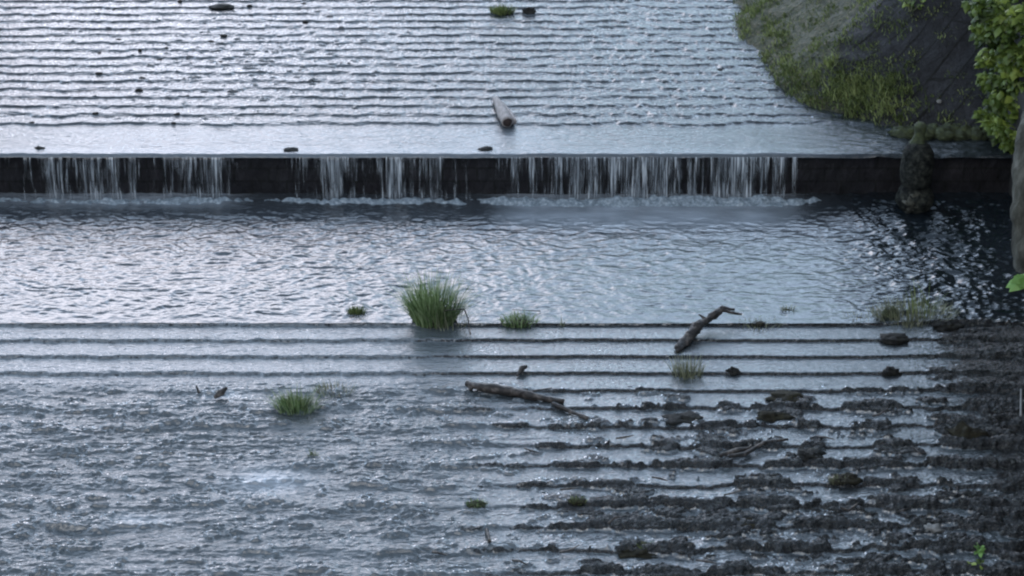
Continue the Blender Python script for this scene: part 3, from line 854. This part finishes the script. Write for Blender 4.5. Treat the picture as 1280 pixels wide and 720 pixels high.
# ------------------------------------------------------------------ driftwood
def wood(name, spec, label, m, cat="branch", rough=.15, n=10):
    """spec: list of limbs, each [(px,py,height above bed,radius)...]"""
    q0 = at(spec[0][0][0], spec[0][0][1]); org = Vector((q0.x, q0.y, gz(q0.x, q0.y)))
    b = MB()
    for li_, limb in enumerate(spec):
        pts, rad = [], []
        for (px, py, h, r) in limb:
            # foot of the point on the bed, lifted by h
            q = at(px, py); k = 0
            for _ in range(6):
                z = gz(q.x, q.y) + h
                q = at(px, py, z)
            pts.append(Vector((q.x, q.y, gz(q.x, q.y) + h)) - org); rad.append(r)
        b.tube(pts, rad, n, rough, seed=li_ * 7 + spec[0][0][0])
    me = b.build(name, m); me.location = org
    tag(me, label, cat); return me
wood("driftwood", [[(918, 387, .15, .018), (903, 388, .18, .035), (888, 397, .15, .055), (872, 410, .10, .062), (858, 424, .06, .06), (846, 436, .03, .045)],
                   [(903, 388, .17, .02), (916, 391, .14, .022), (927, 396, .10, .008)],
                   [(884, 402, .12, .03), (878, 396, .17, .02), (873, 393, .2, .006)],
                   [(868, 417, .07, .03), (858, 428, .05, .035), (846, 440, .01, .02)]],
     "dark bent driftwood branch leaning over the pool lip", M['dark_wood'], rough=.32)
wood("driftwood", [[(583, 480, .05, .03), (600, 484, .055, .05), (635, 489, .05, .052), (668, 494, .045, .042), (705, 502, .03, .028)],
                   [(690, 504, .03, .02), (712, 514, .03, .03), (735, 523, .02, .022)],
                   [(583, 478, .08, .012), (590, 487, .02, .03)], [(650, 491, .08, .012), (690, 489, .02, .006)]],
     "long mottled driftwood branch lying across the lower steps", M['dark_wood'], rough=.22)
wood("driftwood", [[(912, 579, .05, .022), (930, 568, .05, .026), (955, 553, .05, .02), (985, 549, .03, .014)], [(900, 570, .02, .02), (922, 563, .05, .03), (940, 560, .05, .02)]],
     "dark forked stick on the lower steps right of centre", M['dark_wood'])
wood("wood_piece", [[(646, 470, .02, .012), (653, 463, .04, .036), (659, 458, .05, .02)]], "short brown piece of wood above the long branch", M['dark_wood'], "wood")
wood("wood_piece", [[(268, 497, .03, .02), (276, 491, .07, .045), (284, 484, .12, .012)]], "dark pointed piece of wood in the rushing water at left", M['dark_wood'], "wood")
wood("wood_piece", [[(249, 492, .01, .02), (245, 482, .09, .008)]], "tiny dark stub left of the pointed wood piece", M['dark_wood'], "wood")
wood("twig", [[(608, 662, .02, .02), (612, 676, .03, .02)]], "dark stub on a ledge at the bottom centre", M['dark_wood'], "twig")
wood("twig", [[(556, 388, .30, .006), (580, 386, .28, .007), (585, 398, .12, .009), (588, 418, .02, .008)]], "thin dark bent twig at the right of the big tuft", M['dark_wood'], "twig")
wood("twig", [[(640, 387, .05, .004), (676, 389, .02, .006)]], "thin straight twig behind the low green tuft", M['dark_wood'], "twig")
wood("twig", [[(1276, 490, .0, .01), (1276, 520, .03, .013)]], "thin pale twig at the right edge of the lower steps", M['pale_stone'], "twig")

# snags of dead weed and twig caught on the ledges
bits = [(770, 548, 22, 4), (815, 596, 20, -5), (905, 618, 26, 6), (1020, 545, 24, -4), (1090, 520, 18, 5), (1140, 560, 20, -6), (700, 612, 24, 3), (655, 560, 18, -3),
        (1050, 640, 22, 5), (870, 700, 26, -4), (700, 690, 24, 5), (640, 700, 20, -3), (1120, 640, 18, 4), (760, 650, 18, 3), (540, 690, 18, -4)]
for (px, py, ln, dy) in bits:
    wood("twig", [[(px, py, .03, .009), (px + ln * .5, py - dy * .4, .055, .012), (px + ln, py - dy, .035, .004)]], "short dark twig caught in the weed of the lower steps", M['dark_wood'], "twig")["group"] = "twigs caught on the lower steps"

# pale log on the upper steps
def surf_at(px, py, h): 
    q = at(px, py)
    for _ in range(6): q = at(px, py, base_z(q.y) + h)
    return Vector((q.x, q.y, base_z(q.y) + h))
A = surf_at(619, 124, .05); B = surf_at(634, 153, .10)
log = empty("pale_log", A); log.location = A
b = MB(); D_ = B - A
side = Vector((.12, 0, 0))
b.tube([Vector((0, 0, 0)), D_ * .35 + Vector((.01, 0, .01)), D_ * .7, D_], [.05, .072, .082, .085], 12, .12, 5, fr=5)
b.tube([D_ * .15 + Vector((.09, 0, -.02)), D_ * .55 + Vector((.11, 0, -.02)), D_ * .92 + Vector((.12, 0, -.03))], [.025, .04, .045], 8, .25, 8)
b.build("trunk", M['drift'], log)
b = MB(); dn = D_.normalized(); b.tube([D_ + dn * .003, D_ + dn * .012], [.068, .06], 12, .12, 5, fr=5); b.build("cut_end", M['end_wood'], log)
tag(log, "pale bleached log with a dark broken end lying on the upper steps above the drop", "log")

# ------------------------------------------------------------------ tree on the right wall and its overhanging leaves
tree = empty("tree", (7.6, 23.4, 2.4))
tag(tree, "leafy green tree at the right edge overhanging the drop and pool", "tree")
T0 = Vector(tree.location)
trunk_pts = [at(1292, 352, -.1), at(1285, 300, .45), at(1287, 235, 1.25), at(1287, 190, 1.7)]
trunk_pts = [Vector((p.x, 23.1 + .35 * k, p.z)) for k, p in enumerate(trunk_pts)]
def put(px, py, y):
    c = math.cos(R(PITCH)); s_ = math.sin(R(PITCH)); u = (px - 640) / F_PX; v = (py - 360) / F_PX
    d = Vector((u, c - v * s_, -s_ - v * c)); t = y / d.y
    return Vector((0, 0, CAM_Z)) + d * t
trunk_pts = [put(1292, 372, 22.9), put(1288, 330, 23.0), put(1283, 260, 23.2), put(1287, 200, 23.45), put(1292, 150, 23.7), Vector((7.3, 24.0, 3.6)), Vector((7.7, 24.2, 5.6)), Vector((7.9, 24.3, 8.2))]
b = MB(); b.tube([p - T0 for p in trunk_pts], [.23, .21, .20, .19, .18, .17, .14, .06], 18, .16, 2, fr=3)
b.build("trunk", M['bark'], tree)
lf = MB(); br = MB()
centres = []
# crown: many leafy boughs reaching from the trunk
crown_c = Vector((9.4, 24.6, 6.3))
for k in range(130):
    while True:
        d = Vector((random.uniform(-1, 1), random.uniform(-1, 1), random.uniform(-1, 1)))
        if .25 < d.length < 1: break
    c = crown_c + Vector((d.x * 2.5, d.y * 4.6, d.z * 3.9))
    a_, b_ = project(c)
    if b_ > -45 and a_ < 1290: continue
    centres.append((c, random.uniform(.38, .75), 60))
for k in range(60):            # tall boughs further up the wall side, over the lower steps
    c = Vector((random.uniform(7.6, 10.5), random.uniform(16, 23), random.uniform(4.2, 11)))
    a_, b_ = project(c)
    if b_ > -30 and a_ < 1350: continue
    centres.append((c, random.uniform(.45, .8), 55))
# the fringe that hangs into view
hang = [(1225, 8, .2), (1230, 45, .16), (1248, 30, .26), (1258, 80, .24), (1262, 120, .24), (1248, 160, .15), (1270, 85, .28), (1262, 20, .30), (1240, 10, .22), (1272, 60, .30), (1250, 55, .22), (1232, 72, .16), (1268, 100, .28), (1246, 105, .20), (1228, 98, .13), (1272, 135, .22),
        (1252, 138, .20), (1236, 150, .13), (1262, 168, .14), (1276, 20, .3), (1222, 30, .12), (1215, 5, .14), (1258, 178, .09), (1240, 125, .16), (1280, 160, .12), (1225, 140, .09)]
for (px, py, r) in hang:
    centres.append((put(px + 4, py, 26.2 + random.uniform(-.5, .5)), r, int(420 * r)))
for k in range(420):            # boughs reaching upstream over the dark slabs
    c = Vector((random.uniform(5.5, 9.5), random.uniform(26.2, 32), random.uniform(2.2, 5.4)))
    r_ = random.uniform(.3, .55)
    if project(c - Vector((0, 0, r_)))[1] > -12: continue
    if c.z > 2.35 + max(0, c.x - 6.0) * .75: continue
    centres.append((c, r_, 90))
T1 = Vector((7.5, 24.1, 4.4))
for (c, r, n) in centres:
    if r > .3:
        m_ = T1.lerp(c, .5) + Vector((random.gauss(0, .15), random.gauss(0, .15), .25))
        if project(m_)[1] < -10 or project(m_)[0] > 1290:
            br.tube([T1 - T0, m_ - T0, c - T0], [.05, .028, .008], 6, .1)
    t0_ = random.uniform(.1, .95)
    for k in range(n):
        d = Vector((random.gauss(0, 1), random.gauss(0, 1), random.gauss(0, .8))).normalized() * r * random.uniform(.35, 1.05)
        nn = Vector((random.gauss(0, .55), random.gauss(-.35, .55), 1.0))
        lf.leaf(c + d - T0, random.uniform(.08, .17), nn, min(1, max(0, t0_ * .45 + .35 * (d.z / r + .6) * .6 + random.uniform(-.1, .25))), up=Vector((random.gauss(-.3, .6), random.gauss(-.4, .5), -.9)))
br.build("branches", M['bark'], tree)
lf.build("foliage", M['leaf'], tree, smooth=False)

# spray of bright leaves hanging in from the right edge, rooted on the wall
sp = put(1284, 352, 21.6)
t = empty("leafy_spray", sp); st_, l2 = MB(), MB()
root = Vector((7.2, 21.9, .6)) - sp
st_.tube([root, root * .5 + Vector((0, 0, .12)), Vector((0, 0, 0))], [.012, .008, .004], 6)
for k in range(12):
    l2.leaf(Vector((.02 * k - .05, random.gauss(0, .04), random.gauss(0.02, .03))), random.uniform(.16, .26), (random.gauss(0, .3), -.6, 1), random.random(), up=Vector((-1, random.gauss(-.1, .3), random.gauss(-.25, .3))))
st_.build("stem", M['dry_stem'], t); l2.build("leaves", M['bright_leaf'], t, smooth=False)
tag(t, "spray of bright green leaves hanging in at the right edge over the pool", "leaf spray")
q = at(1226, 694); weed("seedling", Vector((q.x, q.y, gz(q.x, q.y))), "bright pale green seedling among the dark ledges at bottom right", 16, .13, M['bright_leaf'], .07, .075, "seedling")
q = at(1222, 712); weed("seedling", Vector((q.x, q.y, gz(q.x, q.y))), "faint green seedling just below the bright one at bottom right", 10, .08, M['leaf'], .09, .06, "seedling")

# ------------------------------------------------------------------ light
SUN_EL, SUN_AZ = 38.0, 200.0        # azimuth clockwise from +Y
w = bpy.data.worlds.new("World"); sc.world = w; w.use_nodes = True
nt = w.node_tree; nt.nodes.clear(); L = nt.links.new
out = nt.nodes.new("ShaderNodeOutputWorld"); bg = nt.nodes.new("ShaderNodeBackground"); bg.inputs[1].default_value = .125
sky = nt.nodes.new("ShaderNodeTexSky"); sky.sky_type = 'NISHITA'; sky.sun_disc = False
sky.sun_elevation = R(SUN_EL); sky.sun_rotation = R(SUN_AZ); sky.air_density = 1.0; sky.dust_density = 2.5; sky.ozone_density = 1.6
tc = nt.nodes.new("ShaderNodeTexCoord")
mp = nt.nodes.new("ShaderNodeMapping"); mp.inputs["Scale"].default_value = (1, 1, 2.4); L(tc.outputs["Generated"], mp.inputs[0])
no = nt.nodes.new("ShaderNodeTexNoise"); no.inputs["Scale"].default_value = 2.2; no.inputs["Detail"].default_value = 6; no.inputs["Roughness"].default_value = .55; L(mp.outputs[0], no.inputs["Vector"])
rp = nt.nodes.new("ShaderNodeValToRGB"); rp.color_ramp.elements[0].position = .36; rp.color_ramp.elements[1].position = .66; L(no.outputs[0], rp.inputs[0])
def vmath(op, a, b):
    n = nt.nodes.new("ShaderNodeMath"); n.operation = op
    for k, q in enumerate((a, b)):
        if isinstance(q, (int, float)): n.inputs[k].default_value = q
        else: L(q, n.inputs[k])
    return n.outputs[0]
def cmix(f, a, b):
    n = nt.nodes.new("ShaderNodeMix"); n.data_type = 'RGBA'
    for k, q in ((0, f), (6, a), (7, b)):
        if isinstance(q, tuple): n.inputs[k].default_value = q
        elif isinstance(q, float): n.inputs[k].default_value = q
        else: L(q, n.inputs[k])
    return n.outputs[2]
def smooth(v, a, b):
    r = nt.nodes.new("ShaderNodeMapRange"); r.interpolation_type = 'SMOOTHSTEP'; L(v, r.inputs[0]); r.inputs[1].default_value = a; r.inputs[2].default_value = b
    return r.outputs[0]
sp_ = nt.nodes.new("ShaderNodeSeparateXYZ"); L(tc.outputs["Generated"], sp_.inputs[0])
cl_lo = cmix(rp.outputs[0], (17.2, 22.8, 29.5, 1), (23.3, 28.4, 34.5, 1))       # luminous cloud low in the evening sky
cl_hi = cmix(rp.outputs[0], (2.8, 3.9, 5.4, 1), (5.0, 6.4, 8.2, 1))             # darker overhead
cl_lo = cmix(vmath('MULTIPLY', smooth(sp_.outputs[2], .36, .26), .55), cl_lo, (11.5, 14.0, 18.5, 1))
cl_lo = cmix(vmath('MULTIPLY', smooth(sp_.outputs[2], .38, .46), .62), cl_lo, (31.0, 39.5, 53.0, 1))
hi = smooth(sp_.outputs[2], .50, .82)
cloud = cmix(hi, cl_lo, cl_hi)
back = smooth(sp_.outputs[1], .35, -.35)                                       # and darker downstream
cloud = cmix(vmath('MULTIPLY', back, .8), cloud, (2.4, 3.2, 4.4, 1))
allsky = cmix(.86, sky.outputs[0], cloud)
dot = nt.nodes.new("ShaderNodeVectorMath"); dot.operation = 'DOT_PRODUCT'; L(tc.outputs["Generated"], dot.inputs[0])
dot.inputs[1].default_value = Vector((math.sin(R(-13)) * math.cos(R(23)), math.cos(R(-13)) * math.cos(R(23)), math.sin(R(23))))
glow = vmath('MULTIPLY', smooth(dot.outputs["Value"], math.cos(R(17)), 1.0), .85)
allsky = cmix(glow, allsky, (48.0, 46.0, 50.0, 1))
dt2 = nt.nodes.new("ShaderNodeVectorMath"); dt2.operation = 'DOT_PRODUCT'; L(tc.outputs["Generated"], dt2.inputs[0])
dt2.inputs[1].default_value = Vector((math.sin(R(8)) * math.cos(R(16.5)), math.cos(R(8)) * math.cos(R(16.5)), math.sin(R(16.5))))
allsky = cmix(vmath('MULTIPLY', smooth(dt2.outputs["Value"], math.cos(R(13)), math.cos(R(5))), .75), allsky, (6.5, 9.6, 10.5, 1))   # a darker bank of cloud
L(allsky, bg.inputs[0]); L(bg.outputs[0], out.inputs[0])
sd = bpy.data.lights.new("sun", 'SUN'); sun = bpy.data.objects.new("sun", sd); COL.objects.link(sun)
sd.energy = .75; sd.angle = R(25); sd.color = (1, .95, .9)
az, el = R(SUN_AZ), R(SUN_EL)
dv = Vector((math.sin(az) * math.cos(el), math.cos(az) * math.cos(el), math.sin(el)))
sun.rotation_euler = dv.to_track_quat('Z', 'Y').to_euler()
